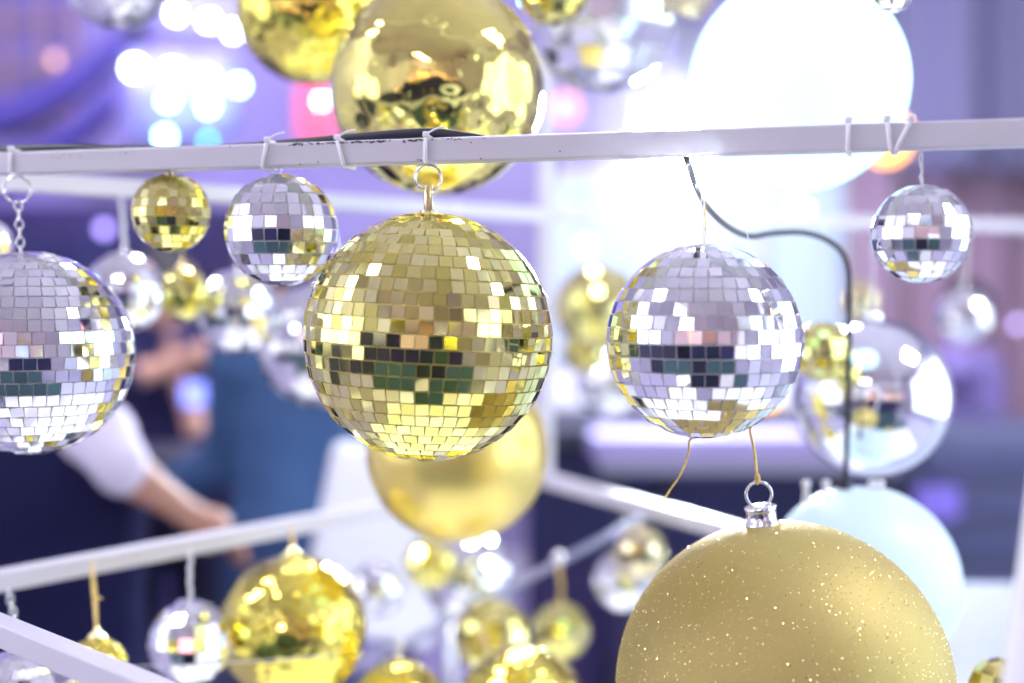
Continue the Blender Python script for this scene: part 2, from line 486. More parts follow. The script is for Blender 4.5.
# ------------------------------------------------------------------ second row, out of focus
def up_to(px, py, d): return at(px, py, d)
GB = 'mirror balls hanging behind the front row'
mirror_ball(125, 292, 40, 1.62, 'blurred silver mirror ball hung on a grey cord behind the big left silver one', 'silver', .010, up=at(121, 186, 1.62), jit=3, group=GB, cap='stub', thick=.0028)
mirror_ball(183, 294, 26, 1.66, 'small bright gold ball with conical cap just below the small gold mirror ball', 'gold', .009, up=at(178, 195, 1.64), cap='cone', jit=4, group=GB, upm='string_gold')
mirror_ball(240, 311, 42, 1.72, 'blurred silver mirror ball below left of the silver one under the front bar', 'silver', .012, up=at(236, 198, 1.7), jit=4, group=GB, cap='stub')
mirror_ball(321, 345, 62, 1.85, 'blurred silver mirror ball partly hidden by the left rim of the large gold one', 'silver', .013, up=at(318, 206, 1.8), jit=3.5, group=GB, cap='stub')
mirror_ball(765, 338, 39, 1.25, 'silver mirror ball mostly hidden behind the medium silver one', 'silver', .0105, up=on_front(722, -.010, -.012), thick=.0004, jit=2.5, group=GB)
mirror_ball(964, 317, 27, 2.35, 'small blurred silver ball on a thin cord at the far right', 'silver', .011, up=at(966, 232, 2.35), jit=4, group=GB, cap='stub', thick=.0022)
mirror_ball(598, 308, 42, 2.3, 'blurred gold mirror ball between the large gold and the medium silver one', 'gold', .014, up=at(598, 219, 2.3), jit=6, group=GB, cap='stub')
mirror_ball(585, 352, 22, 2.36, 'small blurred gold ball directly below the gold one in the middle distance', 'gold', .013, up=at(590, 219, 2.4), jit=6, group=GB)
mirror_ball(612, 384, 36, 2.6, 'blurred pale silver ball low beside the medium silver mirror ball', 'silver', .014, up=at(614, 219, 2.5), jit=5, group=GB)
mirror_ball(822, 352, 29, 1.5, 'small gold mirror ball left of the black cable, over the large clear ball', 'gold', .011, up=at(822, 222, 1.5), jit=5, group=GB)
mirror_ball(859, 302, 20, 2.3, 'tiny pale gold ball right of the black cable', 'pale', .010, up=at(859, 226, 2.3), jit=5, group=GB)
mirror_ball(640, 553, 26, 1.9, 'small pale gold ball hanging under the right lower bar', 'pale', .012, up=at(640, 512, 1.9), jit=5, group=GB, cap='stub')
mirror_ball(625, 580, 31, 2.0, 'silver ball behind the small pale gold ball under the right lower bar', 'silver', .013, up=at(628, 508, 2.0), jit=4, group=GB)
mirror_ball(430, 563, 25, 2.1, 'small gold ball hanging just below the pearly gold ball', 'gold', .014, up=at(433, 499, 2.1), jit=6, group=GB)
mirror_ball(469, 578, 45, 2.2, 'blurred silver ball below the pearly gold ball', 'silver', .014, up=at(472, 490, 2.2), jit=4, group=GB)
mirror_ball(375, 590, 27, 2.1, 'small silver ball over the white chair, left of the small gold ball', 'silver', .012, up=at(376, 510, 2.1), jit=5, group=GB)
mirror_ball(492, 637, 37, 1.85, 'gold mirror ball glinting between the two golden baubles at the bottom', 'gold', .015, up=at(497, 486, 1.95), jit=7, group=GB)
r, top, R = mirror_ball(561, 631, 28, 2.0, 'small gold ball hung on a beaded cord from the thin diagonal rod', 'gold', .012, up=at(559, 562, 2.0), jit=4, group=GB, cap='stub', upm='string_gold', thick=.0035)
bm = bmesh.new(); ball(bm, at(559, 558, 2.0) - r.location, .011, 14, 10); obj('bead', bm, M['cap_silver'], r)
mirror_ball(191, 642, 41, 1.5, 'silver foil ball under the left lower bar, beside the big golden ball', 'silver', .0135, up=at(190, 549, 1.5), jit=3, group=GB, thick=.0026)
r, top, R = mirror_ball(97, 668, 31, 1.4, 'small gold ball with cone cap hung by gold cord under the left lower bar', 'gold_chrome_soft', up=None, cap='cone', name='bauble', group='shiny gold baubles')
rope(r, top - Vector((0, 0, .002)), at(92, 562, 1.46), .0013, M['string_gold'], double=True, wob=.0004)
bm = bmesh.new(); tube(bm, [at(92, 594, 1.395) - r.location, at(98, 597, 1.39) - r.location, at(102, 599, 1.39) - r.location], .0013, 6); obj('knot', bm, M['string_gold'], r)
r, top, R = mirror_ball(22, 712, 62, 1.3, 'silver mirror ball at the bottom left corner behind the near bar', 'silver', .0112, jit=2.5, group=GB)
chain(r, top, at(8, 590, 1.36), 9, .0032, .0009)
r, top, R = mirror_ball(-12, 244, 24, 1.5, 'small silver ball cut by the left edge, hung on a gold cord', 'silver', .010, up=at(2, 180, 1.5), upm='string_gold', jit=2.5, group=GB, cap='cone', thick=.0018)
mirror_ball(118, -30, 58, 1.75, 'pale silver mirror ball cut by the top edge above the blue lights', 'silver', .0115, up=at(118, -140, 1.75), jit=3, group='mirror balls along the top edge')
mirror_ball(604, 18, 71, 1.75, 'silver mirror ball cut by the top edge, left of the white globe', 'silver', .030, up=at(604, -170, 1.75), jit=3.5, group='mirror balls along the top edge')
mirror_ball(553, -12, 36, 1.5, 'gold mirror ball at the top edge over the silver one', 'gold', .013, up=at(553, -200, 1.5), jit=6, group='mirror balls along the top edge')
mirror_ball(893, -8, 20, 1.2, 'small silver mirror ball at the top edge by the white globe', 'silver', .010, up=at(893, -200, 1.2), jit=2, group='mirror balls along the top edge')
mirror_ball(690, -6, 22, 1.7, 'small pale ball at the top edge between silver ball and white globe', 'pale', .012, up=at(690, -200, 1.7), jit=5, group='mirror balls along the top edge')
mirror_ball(1000, 690, 31, 1.3, 'gold ball peeping over the bottom edge at the far right corner', 'gold', .013, up=None, jit=4, group=GB)

GS = 'shiny gold baubles'
r, top, R = mirror_ball(437, 88, 107, 1.42, 'large smooth shiny gold bauble behind the front bar at the top', 'gold_chrome', up=at(437, -190, 1.42), cap='stub', name='bauble', group=GS)
mirror_ball(312, 8, 76, 1.62, 'shiny gold bauble cut by the top edge, left of the larger one', 'gold_chrome_soft', up=at(312, -190, 1.62), name='bauble', group=GS)
mirror_ball(293, 628, 73, 1.58, 'large shiny gold bauble under the left lower bar', 'gold_chrome_soft', up=at(291, 530, 1.62), cap='stub', name='bauble', group=GS, upm='string_gold', thick=.0025)
mirror_ball(398, 708, 48, 1.65, 'gold bauble with silver cap and bead at the bottom edge', 'gold_chrome_soft', up=at(402, 640, 1.65), cap='stub', name='bauble', group=GS, thick=.004)
mirror_ball(522, 712, 66, 1.6, 'wide dull gold bauble at the bottom edge, left of the glitter ball', 'gold_chrome_soft', up=None, cap='stub', name='bauble', group=GS)
mirror_ball(457, 448 + 3, 91, 1.6, 'smooth pearly gold ball half hidden below the large gold mirror ball', 'pearl', up=at(457, 200, 1.7), name='bauble', group='large plain balls in the display')
mirror_ball(872, 397, 79, 1.6, 'large clear silvery ball behind the black cable at the right', 'silver_chrome', up=at(872, 225, 1.65), name='bauble', group='large plain balls in the display', cap='stub')

# nylon line and rods
bm = bmesh.new(); tube(bm, smooth_curve([at(118, 668, 1.46), at(200, 663, 1.47), at(262, 661, 1.48), at(335, 655, 1.5)], 5), .0007, 6)
tag(obj('nylon_line', bm, M['string_white']), 'thin nylon line strung across the big golden ball at the bottom left', 'line')
rod = at(395, 650, 2.05), at(650, 513, 2.05)
bm = bmesh.new(); tube(bm, [rod[0] - Vector((.25, 0, .08)), rod[0], rod[1]], .006, 10)
tag(obj('thin_rod', bm, mat('dull_steel', (.35, .35, .5), .5, .3)), 'thin grey rod slanting behind the small hanging balls at the bottom', 'rod')

# ------------------------------------------------------------------ white globes
def opal(name, col, s):
    return emit(name, col, s)
M['globe'] = opal('opal_globe', (.55, .88, 1.0), .85)
M['globe2'] = opal('opal_globe_dim', (.60, .76, .90), .38)
def globe(px, py, rpx, d, label, m, flat=0.0):
    c = at(px, py, d); R = rpx * d / F
    root = thing('globe_lamp', label, 'lamp', c - Vector((0, 0, R)), 'white globe lamps')
    bm = bmesh.new(); vs = ball(bm, (0, 0, 0), R, 64, 40)
    for v in bm.verts:
        if v.co.z > R * (1 - flat): v.co.z = R * (1 - flat) + (v.co.z - R * (1 - flat)) * .25
    o = obj('globe', bm, m, root); o.location = (0, 0, R)
    return root, R, c
groot, gR, gc = globe(799, 83, 109, 1.38, 'big glowing white globe at the top right behind the front bar', M['globe'])
bm = bmesh.new(); lathe(bm, [(.03, -.006), (.03, .01), (.012, .014), (.008, .05)], (0, 0, 2 * gR)); obj('fitting', bm, M['cap_silver'], groot)
rope(groot, groot.location + Vector((0, 0, 2 * gR + .045)), at(799, -190, 1.38), .003, M['plastic_white'], name='cord')
groot, gR, gc = globe(862, 583, 97, 1.5, 'white globe lamp behind the glitter ball, hung on the black cable', M['globe2'], .035)
for px in (806, 826, 880, 872):
    bm = bmesh.new(); c = at(px, 489, 1.49) - groot.location
    lathe(bm, [(.0042, -.014), (.003, 0), (.0045, .003), (.0045, .008), (.002, .0095)], c, 12); obj('pin', bm, M['plastic_white'], groot)
bm = bmesh.new(); c = at(845, 499, 1.5) - groot.location
lathe(bm, [(.0115, -.008), (.0125, 0), (.008, .008), (.0055, .018), (.003, .022)], c, 20); obj('socket', bm, M['black_rubber'], groot)
bm = bmesh.new()
pts = [on_front(686, -.010, -.01), at(700, 196, 1.2), at(722, 222, 1.26), at(748, 236, 1.3), at(775, 233, 1.34), at(806, 233, 1.38), at(832, 243, 1.4), at(846, 262, 1.42), at(849, 300, 1.43), at(848, 400, 1.46), at(845, 492, 1.5)]
tube(bm, [p - groot.location for p in smooth_curve(pts, 6)], .0030, 8)
obj('cord', bm, M['black_rubber'], groot)

# ------------------------------------------------------------------ the room
X0, X1, Y0, Y1, ZC = -3.4, 3.6, -4.2, 7.2, 3.9
M['floor'] = mat('floor', (.34, .31, .46), .35, noise=.12, nscale=3)
M['ceiling'] = mat('ceiling', (.60, .52, .60), .8, noise=.08, nscale=2)
M['wall_rear'] = mat('wall_rear', (.40, .35, .56), .8, noise=.14, nscale=1.2)
M['wall_side'] = mat('wall_side', (.60, .58, .72), .8, noise=.1, nscale=1)
M['wall_back'] = mat('wall_back', (.55, .43, .52), .8, noise=.12, nscale=1)
def slab(name, c, s, m):
    bm = bmesh.new(); box(bm, c, s); return struct(name, bm, m)
W, D = X1 - X0, Y1 - Y0; cx, cy = (X0 + X1) / 2, (Y0 + Y1) / 2
slab('floor', (cx, cy, -.05), (W + .4, D + .4, .1), M['floor'])
slab('ceiling', (cx, cy, ZC + .05), (W + .4, D + .4, .1), M['ceiling'])
slab('wall_rear', (cx, Y1 + .1, ZC / 2), (W + .4, .2, ZC), M['wall_rear'])
slab('wall_front', (cx, Y0 - .1, ZC / 2), (W + .4, .2, ZC), M['wall_back'])
slab('wall_left', (X0 - .1, cy, ZC / 2), (.2, D, ZC), M['wall_side'])
slab('wall_right', (X1 + .1, cy, ZC / 2), (.2, D, ZC), M['wall_side'])
slab('baseboard_rear', (cx, Y1 - .01, .06), (W, .02, .12), M['plastic_white'])
bm = bmesh.new()  # dark panelling added out of view to widen the balls' dark reflections
for k in range(8): box(bm, (X0 + .02, -3.8 + k * .8, .66), (.04, .76, 1.2), bev=.01)
struct('trim_1', bm, mat('added_wainscot', (.06, .06, .12), .6, spec=.2))
# windows: bright daylight through white sheers
def window(n, c, w, h, axis, col, s, mull=2):
    root = bpy.data.objects.new('window_%d' % n, None); C.objects.link(root); root['kind'] = 'structure'; root.location = c
    th = .05
    def sz(a, b): return (a, th, b) if axis == 'Y' else (th, a, b)
    def of(a, b, dep=0): return (a, dep, b) if axis == 'Y' else (dep, a, b)
    bm = bmesh.new(); box(bm, (0, 0, 0), tuple(x if x != th else .01 for x in sz(w, h))); obj('window_pane', bm, emit('daylight_%d' % n, col, s), root)
    bm = bmesh.new()
    for z in (-h / 2, h / 2): box(bm, of(0, z), sz(w + .08, .06))
    for k in range(mull + 2): box(bm, of(-w / 2 + w * k / (mull + 1), 0), sz(.06, h + .06))
    obj('window_frame', bm, M['plastic_white'], root)
    return root
window(1, (at_y(705, 300, Y1 - .04).x, Y1 - .04, 1.42), 1.55, 1.25, 'Y', (.62, .78, 1.0), .46, 2)
window(2, (X1 - .04, 1.0, 1.75), 5.0, 2.7, 'X', (.80, .96, 1.0), 1.8, 4)
window(3, (X0 + .04, 0.6, 1.75), 2.6, 1.5, 'X', (.95, .95, 1.0), 1.3, 2)
bm = bmesh.new(); box(bm, (-.75, -1.75, .006), (5.0, 3.7, .012)); tag(obj('carpet', bm, mat('carpet', (.03, .07, .09), .95, noise=.3, nscale=8)), 'dark navy carpet added behind the viewer for the dark band reflected in the balls', 'carpet')  # unseen dark floor cover, added so the balls reflect a dark band
bm = bmesh.new(); box(bm, (.35, 1.30, .06), (2.4, 2.1, .12), bev=.02); tag(obj('podium', bm, mat('podium_white', (.85, .85, .8), .5)), 'low white podium added under the hanging rack to lighten reflections in the balls', 'podium')  # unseen white platform, added to brighten the undersides of the balls

# curtain on the rear right
M['curtain'] = mat('curtain', (.50, .34, .44), .9, sheen=.2)
M['curtain_blue'] = mat('curtain_blue', (.30, .29, .48), .9, sheen=.2)
def drape(name, label, x0, x1, z0, z1, y, m, amp=.06, wl=.2):
    root = thing(name, label, 'curtain', ((x0 + x1) / 2, y, z0))
    bm = bmesh.new(); n = int((x1 - x0) / .02); cols = []
    rnd = random.Random(int(x0 * 10)); ph = 0; off = []
    for k in range(n + 1):
        ph += .02 / wl * 2 * PI * rnd.uniform(.6, 1.4); off.append(amp * math.sin(ph))
    for k in range(n + 1):
        x = x0 + (x1 - x0) * k / n - root.location.x
        cols.append([bm.verts.new((x, off[k] * (.6 + .4 * (1 - j / 6)), (z1 - z0) * j / 6)) for j in range(7)])
    for a, b in zip(cols, cols[1:]):
        for j in range(6): bm.faces.new((a[j], b[j], b[j + 1], a[j + 1])).smooth = True
    o = obj('fabric', bm, m, root); s = o.modifiers.new('s', 'SOLIDIFY'); s.thickness = .004
    bm = bmesh.new(); tube(bm, [(x0 - root.location.x - .05, 0, z1 - z0 + .02), (x1 - root.location.x + .05, 0, z1 - z0 + .02)], .02, 10); obj('rail', bm, M['plastic_white'], root)
    return root
drape('curtain', 'dusty pink curtain with deep folds on the rear wall at the right', 1.62, 3.5, .05, 2.25, 6.9, M['curtain'], .09, .26)
drape('curtain', 'grey violet curtain hanging above and behind at the upper right', 1.72, 3.5, 2.02, 3.7, 6.6, M['curtain_blue'], .10, .5)
# timber lattice panel top left
M['lattice'] = mat('lattice', (.42, .30, .26), .7, noise=.2)
root = thing('lattice_screen', 'brown lattice screen high on the rear wall at the top left', 'screen', (-2.6, 7.17, 2.3))
bm = bmesh.new(); box(bm, (0, 0, .6), (.9, .04, 1.3)); obj('panel', bm, mat('lattice_back', (.24, .2, .34), .8), root)
bm = bmesh.new()
for k in range(6): box(bm, (-.42 + k * .168, -.03, .6), (.035, .03, 1.3)); box(bm, (0, -.05, k * .24 + .02), (.9, .02, .035))
obj('slats', bm, M['lattice'], root)
# diagonal ceiling brace: violet dark band seen at the upper left
M['beam'] = mat('beam', (.10, .08, .28), .7)
for k, (a, b) in enumerate(((at_y(-60, 130, 6.5), at_y(150, 20, 6.5)), (at_y(-60, 175, 6.4), at_y(120, 95, 6.4)))):
    root = thing('swag_drape', ('upper', 'lower')[k] + ' of two dark violet fabric swags crossing the rear wall at the upper left', 'fabric swag', a)
    bm = bmesh.new(); d = b - a; L = []
    for i in range(13):
        t = i / 12; p = d * t - Vector((0, 0, .12 * math.sin(PI * t)))
        L.append((bm.verts.new(p + Vector((0, 0, .08))), bm.verts.new(p + Vector((0, -.05, 0))), bm.verts.new(p - Vector((0, 0, .09)))))
    for p, q in zip(L, L[1:]):
        for j in range(2): bm.faces.new((p[j], q[j], q[j + 1], p[j + 1])).smooth = True
    o = obj('fabric', bm, M['beam'], root); s = o.modifiers.new('s', 'SOLIDIFY'); s.thickness = .01

# ------------------------------------------------------------------ lamps in the picture
def lens_disc(bm, c, r, mi=0):
    lathe(bm, [(r * .2, -.012), (r, -.010), (r, 0), (r * .7, .004), (r * .1, .006)], (0, 0, 0), 20, mi)
def point_lens(parent, p, r, m, name='lens'):
    bm = bmesh.new(); lens_disc(bm, p, r)
    o = obj(name, bm, m, parent)
    o.matrix_local = Matrix.Translation(p - parent.location) @ ((EYE - p).to_track_quat('Z', 'Y').to_matrix().to_4x4())
    return o
M['led'] = emit('led_cool', (.28, .66, 1.0), 30)
M['led_w'] = emit('led_white', (.75, .85, 1.0), 26)
M['led_cyan'] = emit('led_cyan', (.05, .75, 1.0), 9)
M['led_case'] = mat('led_case', (.25, .24, .52), .5)
GL = 'stage lights on the rear wall'
LY = 5.6
root = thing('stage_light', 'blue white LED stage light cluster glaring at the upper left', 'stage light', at_y(185, 95, LY + .1), GL)
bm = bmesh.new(); a = at_y(185, 95, LY + .12) - root.location
box(bm, a, (.44, .10, .34), bev=.02); obj('housing', bm, M['led_case'], root)
bm = bmesh.new(); box(bm, a + Vector((-.2, 0, .6)), (.05, .05, .9)); obj('hanger', bm, M['black_metal'], root)
for px, py, q in ((134, 68, 'w'), (172, 72, 'w'), (207, 80, 'w'), (239, 85, 'l'), (168, 100, 'l'), (208, 106, 'l'), (165, 137, 'l'), (208, 141, 'c')):
    p = at_y(px, py, LY); point_lens(root, p, .026 if q == 'w' else .018 if q == 'l' else .012, M['led_w' if q == 'w' else 'led' if q == 'l' else 'led_cyan'])
root = thing('stage_light', 'white LED stage light cut by the top edge above the blue white cluster', 'stage light', at_y(205, 15, LY + .1), GL)
bm = bmesh.new(); box(bm, at_y(205, 12, LY + .12) - root.location, (.32, .1, .16), bev=.02); obj('housing', bm, M['led_case'], root)
for px, py in ((176, 14), (209, 21), (233, 31)): point_lens(root, at_y(px, py, LY), .017, M['led_w'])
root = thing('stage_light', 'small blue white light with red side glow left of the big gold bauble', 'stage light', at_y(321, 100, LY), GL)
point_lens(root, at_y(321, 101, LY), .008, M['led_w'])
bm = bmesh.new(); p = at_y(340, 80, LY + .14) - root.location; tube(bm, [p - Vector((.09, 0, .1)), p, Vector((p.x, p.y, ZC - root.location.z))], .01, 8); obj('hanger', bm, M['led_case'], root)
bm = bmesh.new(); box(bm, at_y(317, 112, LY + .1) - root.location, (.15, .08, .22), bev=.02); obj('red_panel', bm, emit('red_glow', (1, .12, .22), .8), root)
# the key spotlight
SP = at_y(690, 156, 4.3)
root = thing('spotlight', 'glaring white spotlight shining at the viewer behind the front bar', 'spotlight', SP, GL)
M['spot'] = emit('spot_lens', (.80, .92, 1.0), 750)
bm = bmesh.new(); lathe(bm, [(.10, -.22), (.13, -.18), (.14, 0), (.135, .03), (.125, .03), (.12, .005), (.02, .0)], (0, 0, 0), 32)
o = obj('housing', bm, M['black_metal'], root); o.matrix_local = (EYE - SP).to_track_quat('Z', 'Y').to_matrix().to_4x4()
point_lens(root, SP + (EYE - SP).normalized() * .03, .085, M['spot'])
bm = bmesh.new(); tube(bm, smooth_curve([(-.16, .05, 0), (-.16, .05, .16), (0, .05, .2), (.16, .05, .16), (.16, .05, 0)], 5), .012, 8); obj('yoke', bm, M['black_metal'], root)
bm = bmesh.new(); tube(bm, [(0, .05, .2), (0, .05, ZC - SP.z)], .016, 8); obj('hanger', bm, M['black_metal'], root)
for px, py, rr_ in ((652, 140, .036), (738, 150, .036)):
    p = at_y(px, py, 4.32); point_lens(root, p, rr_, M['spot'])
    bm = bmesh.new(); ball(bm, p + Vector((0, .08, 0)) - root.location, rr_ * 1.1, 16, 12); obj('side_housing', bm, M['black_metal'], root)

def bulb(px, py, y, r, col, s, label):
    p = at_y(px, py, y)
    root = thing('light_bulb', label, 'light bulb', p, 'bare bulbs around the room')
    bm = bmesh.new(); ball(bm, (0, 0, 0), r, 20, 14, (1, 1, 1.1)); obj('glass', bm, emit('bulb_%d_%d' % (px, py), col, s), root)
    bm = bmesh.new(); lathe(bm, [(r * .45, r * .8), (r * .5, r * 1.3), (r * .3, r * 1.6)], (0, 0, 0), 14); obj('socket', bm, M['black_metal'], root)
    bm = bmesh.new(); tube(bm, [(0, 0, r * 1.5), (0, 0, ZC - p.z)], .004, 6); obj('cord', bm, M['black_metal'], root)
bulb(585, 246, 5.4, .026, (1, .50, .22), 1.1, 'peach bulb glowing between the large gold and the medium silver ball')
bulb(768, 398, 5.2, .03, (1, .42, .06), 5, 'orange bulb peeping from behind the right rim of the medium silver ball')
bulb(104, 229, 5.3, .02, (.45, .35, 1), 3.2, 'violet bulb above the blurred silver ball at the left')
bulb(1018, 324, 5.8, .018, (.6, .45, 1), 3, 'lavender bulb at the far right edge')
bulb(55, 60, 5.8, .020, (1, .5, .35), 1.6, 'faint peach bulb at the upper left')
bulb(887, 138, 3.6, .062, (1, .38, .07), 3.2, 'orange lamp behind the lower right rim of the big white globe')
bulb(566, 108, 5.5, .05, (1, .35, .4), 1.4, 'coral pink lamp above the bar between gold bauble and spotlight')
bulb(800, 210, 5.5, .03, (1, .6, .75), 2.5, 'pale pink bulb under the big white globe')
# ------------------------------------------------------------------ furniture behind
M['navy'] = mat('navy_laminate', (.034, .034, .105), .6, spec=.15, noise=.2, nscale=2)
M['dark_violet'] = mat('dark_violet', (.05, .038, .12), .6, spec=.15, noise=.2, nscale=2)
M['cloth_white'] = mat('white_cloth', (.80, .82, .92), .8, bump=.3, bscale=6)
M['grey_blue'] = mat('grey_blue', (.13, .14, .25), .6, spec=.2, noise=.2, nscale=3)
def pbox(bm, px0, py0, px1, py1, y, dep, mi=0, bev=0):
    a, b = at_y(px0, py0, y), at_y(px1, py1, y)
    box(bm, ((a.x + b.x) / 2, y + dep / 2, (a.z + b.z) / 2), (abs(b.x - a.x), dep, abs(a.z - b.z)), mi, None, bev)
# bar counter
yC = 4.2
zt = at_y(600, 425, yC).z
root = thing('counter', 'long dark navy counter with pale top in the middle distance', 'counter', (at_y(535, 425, yC).x, yC, 0))
xa, xb = at_y(528, 425, yC).x, at_y(900, 425, yC).x
bm = bmesh.new(); box(bm, ((xa + xb) / 2, yC + .3, zt / 2 - .03), (xb - xa, .6, zt - .06), bev=.01); o = obj('cabinet', bm, M['navy'], root); o.location = -root.location
bm = bmesh.new(); box(bm, ((xa + xb) / 2, yC + .28, zt - .03), (xb - xa + .06, .68, .05), bev=.008); o = obj('countertop', bm, M['black_metal'], root); o.location = -root.location
bm = bmesh.new()
for k in range(5): box(bm, (xa + (xb - xa) * (k + .5) / 5, yC - .012, zt * .35), ((xb - xa) / 5 - .03, .02, zt * .55), bev=.004)
o = obj('door_panel', bm, M['dark_violet'], root); o.location = -root.location
# pale keyboard in front of the counter
root = thing('stage_piano', 'pale lavender stage piano on a dark stand in front of the counter', 'keyboard', (at_y(700, 455, 4.0).x, 3.95, 0))
bm = bmesh.new(); pbox(bm, 592, 436, 905, 460, 3.88, .24, bev=.01); o = obj('case', bm, mat('lavender_case', (.34, .29, .56), .5), root); o.location = -root.location
bm = bmesh.new(); pbox(bm, 600, 461, 900, 474, 3.86, .12, bev=.004); o = obj('key_bed', bm, mat('ivory_keys', (.24, .23, .33), .5), root); o.location = -root.location
for px in (640, 860):
    bm = bmesh.new(); p = at_y(px, 470, 3.98); tube(bm, [(p.x - .15, 3.98, 0), (p.x + .08, 3.98, p.z)], .02, 8); tube(bm, [(p.x + .15, 3.98, 0), (p.x - .08, 3.98, p.z)], .02, 8); o = obj('stand_leg', bm, M['black_metal'], root); o.location = -root.location
# white draped table behind counter
yT = 5.4; z_t = at_y(600, 378, yT).z
root = thing('draped_table', 'table under a pale blue white cloth behind the counter', 'table', (at_y(700, 400, yT).x, yT + .3, 0))
bm = bmesh.new(); xa, xb = at_y(545, 400, yT).x, at_y(905, 400, yT).x; w = (xb - xa) / 2
cols = []
for k in range(61):
    x = -w + 2 * w * k / 60; wv = .025 * math.sin(k * 1.7) + .01 * math.sin(k * .6)
    cols.append([bm.verts.new((x, .38, z_t)), bm.verts.new((x, -.34, z_t)), bm.verts.new((x, -.37 + wv * .2, z_t - .03)), bm.verts.new((x, -.40 + wv, .05))])
for a, b in zip(cols, cols[1:]):
    for j in range(3): bm.faces.new((a[j], a[j + 1], b[j + 1], b[j])).smooth = True
o = obj('tablecloth', bm, M['cloth_white'], root); o.location = (at_y(725, 400, yT).x - root.location.x, 0, 0)
s = o.modifiers.new('s', 'SOLIDIFY'); s.thickness = .008
# equipment rack right
M['rack_unit'] = mat('rack_unit', (.085, .095, .20), .6, spec=.2)
root = thing('equipment_rack', 'tall grey blue equipment rack at the right behind the globe lamp', 'rack', (at_y(985, 500, 4.4).x, 4.4, 0))
bm = bmesh.new(); pbox(bm, 905, 432, 1120, 1000, 4.4, .5, bev=.01); o = obj('cabinet', bm, M['grey_blue'], root); o.location = -root.location
for k in range(4):
    bm = bmesh.new(); pbox(bm, 925 + (k % 2) * 4, 452 + k * 40, 1085, 452 + k * 40 + 26, 4.37, .05, bev=.005); o = obj('drawer_unit', bm, M['rack_unit'], root); o.location = -root.location
bm = bmesh.new(); pbox(bm, 918, 488, 960, 520, 4.34, .05, bev=.005); o = obj('indicator_panel', bm, emit('violet_panel', (.25, .18, .8), .28), root); o.location = -root.location
# white table near right
root = thing('side_table', 'white topped table at the lower right behind the glitter ball', 'table', (1.05, 1.98, 0))
bm = bmesh.new(); box(bm, (0, 0, .985), (1.3, .76, .035), bev=.012); obj('table_top', bm, mat('table_top', (.30, .32, .40), .6), root)
for sx in (-1, 1):
    for sy in (-1, 1):
        bm = bmesh.new(); box(bm, (sx * .6, sy * .32, .545), (.04, .04, .85)); obj('leg', bm, M['plastic_white'], root)
# white near post at the far right bottom
a = at(1018, 683, .80)
root = thing('display_stand', 'bright white upright of a stand at the lower right edge', 'stand', (a.x + .004, a.y, .121))
bm = bmesh.new(); b0, b1 = at(1036, 683, .8), at(1056, 530, .8)
tube(bm, [b0 + (b0 - b1) * 3 - root.location, b0 - root.location, b1 - root.location, b1 + (b1 - b0) * 2 - root.location], .018, 16)
obj('upright', bm, M['plastic_white'], root)
bm = bmesh.new(); lathe(bm, [(.16, 0), (.16, .012), (.03, .02), (.02, .06), (.02, CAMZ - 1.02)], ((b0 + (b0 - b1) * 3 - root.location).x, 0, 0), 28); obj('base', bm, M['plastic_white'], root)
# white chair in the centre
root = thing('white_chair', 'white padded chair beyond the left lower bar, below the pearly ball', 'chair', (at(385, 550, 2.7).x, 2.75, 0))
rx, ry = root.location.x, root.location.y
bm = bmesh.new(); box(bm, (0, 0, 0), (.26, .05, .36), bev=.02, rot=Matrix.Rotation(.2, 3, 'Y')); o = obj('backrest', bm, M['cloth_white'], root); o.location = at(383, 545, 2.7) - root.location
zs = .46
bm = bmesh.new(); box(bm, (.01, .2, zs), (.36, .36, .06), bev=.02); obj('seat', bm, M['cloth_white'], root)
for sx in (-1, 1):
    for sy in (.05, .36):
        bm = bmesh.new(); tube(bm, [(sx * .15, sy, zs), (sx * .18, sy, 0)], [.014, .01], 10); obj('leg', bm, M['steel'], root)
    bm = bmesh.new(); tube(bm, [(sx * .12, .04, zs), (sx * .12, 0, .86)], .012, 8); obj('back_support', bm, M['steel'], root)
# dark cabinet left
root = thing('speaker_cabinet', 'tall dark violet cabinet standing at the left behind the people', 'cabinet', (at_y(50, 400, 5.6).x, 5.6, 0))
bm = bmesh.new(); pbox(bm, -120, 205, 222, 850, 5.6, .5, bev=.02); o = obj('cabinet', bm, M['dark_violet'], root); o.location = -root.location
bm = bmesh.new(); pbox(bm, -100, 235, 60, 600, 5.57, .05, bev=.01); pbox(bm, 70, 235, 200, 600, 5.57, .05, bev=.01); o = obj('door', bm, M['navy'], root); o.location = -root.location
# screen / tablet glowing
root = thing('tablet_screen', 'small glowing blue screen between the two people at the left', 'screen', at_y(210, 394, 3.85))
bm = bmesh.new(); box(bm, (0, 0, 0), (.16, .012, .075), bev=.003); obj('case', bm, M['black_metal'], root)
bm = bmesh.new(); box(bm, (0, -.008, 0), (.148, .003, .065)); obj('display', bm, emit('blue_screen', (.25, .3, 1.0), 1.5), root)
bm = bmesh.new(); tube(bm, [(0, .01, -.03), (0, .03, .995 - root.location.z)], .01, 8); obj('stand', bm, M['black_metal'], root)
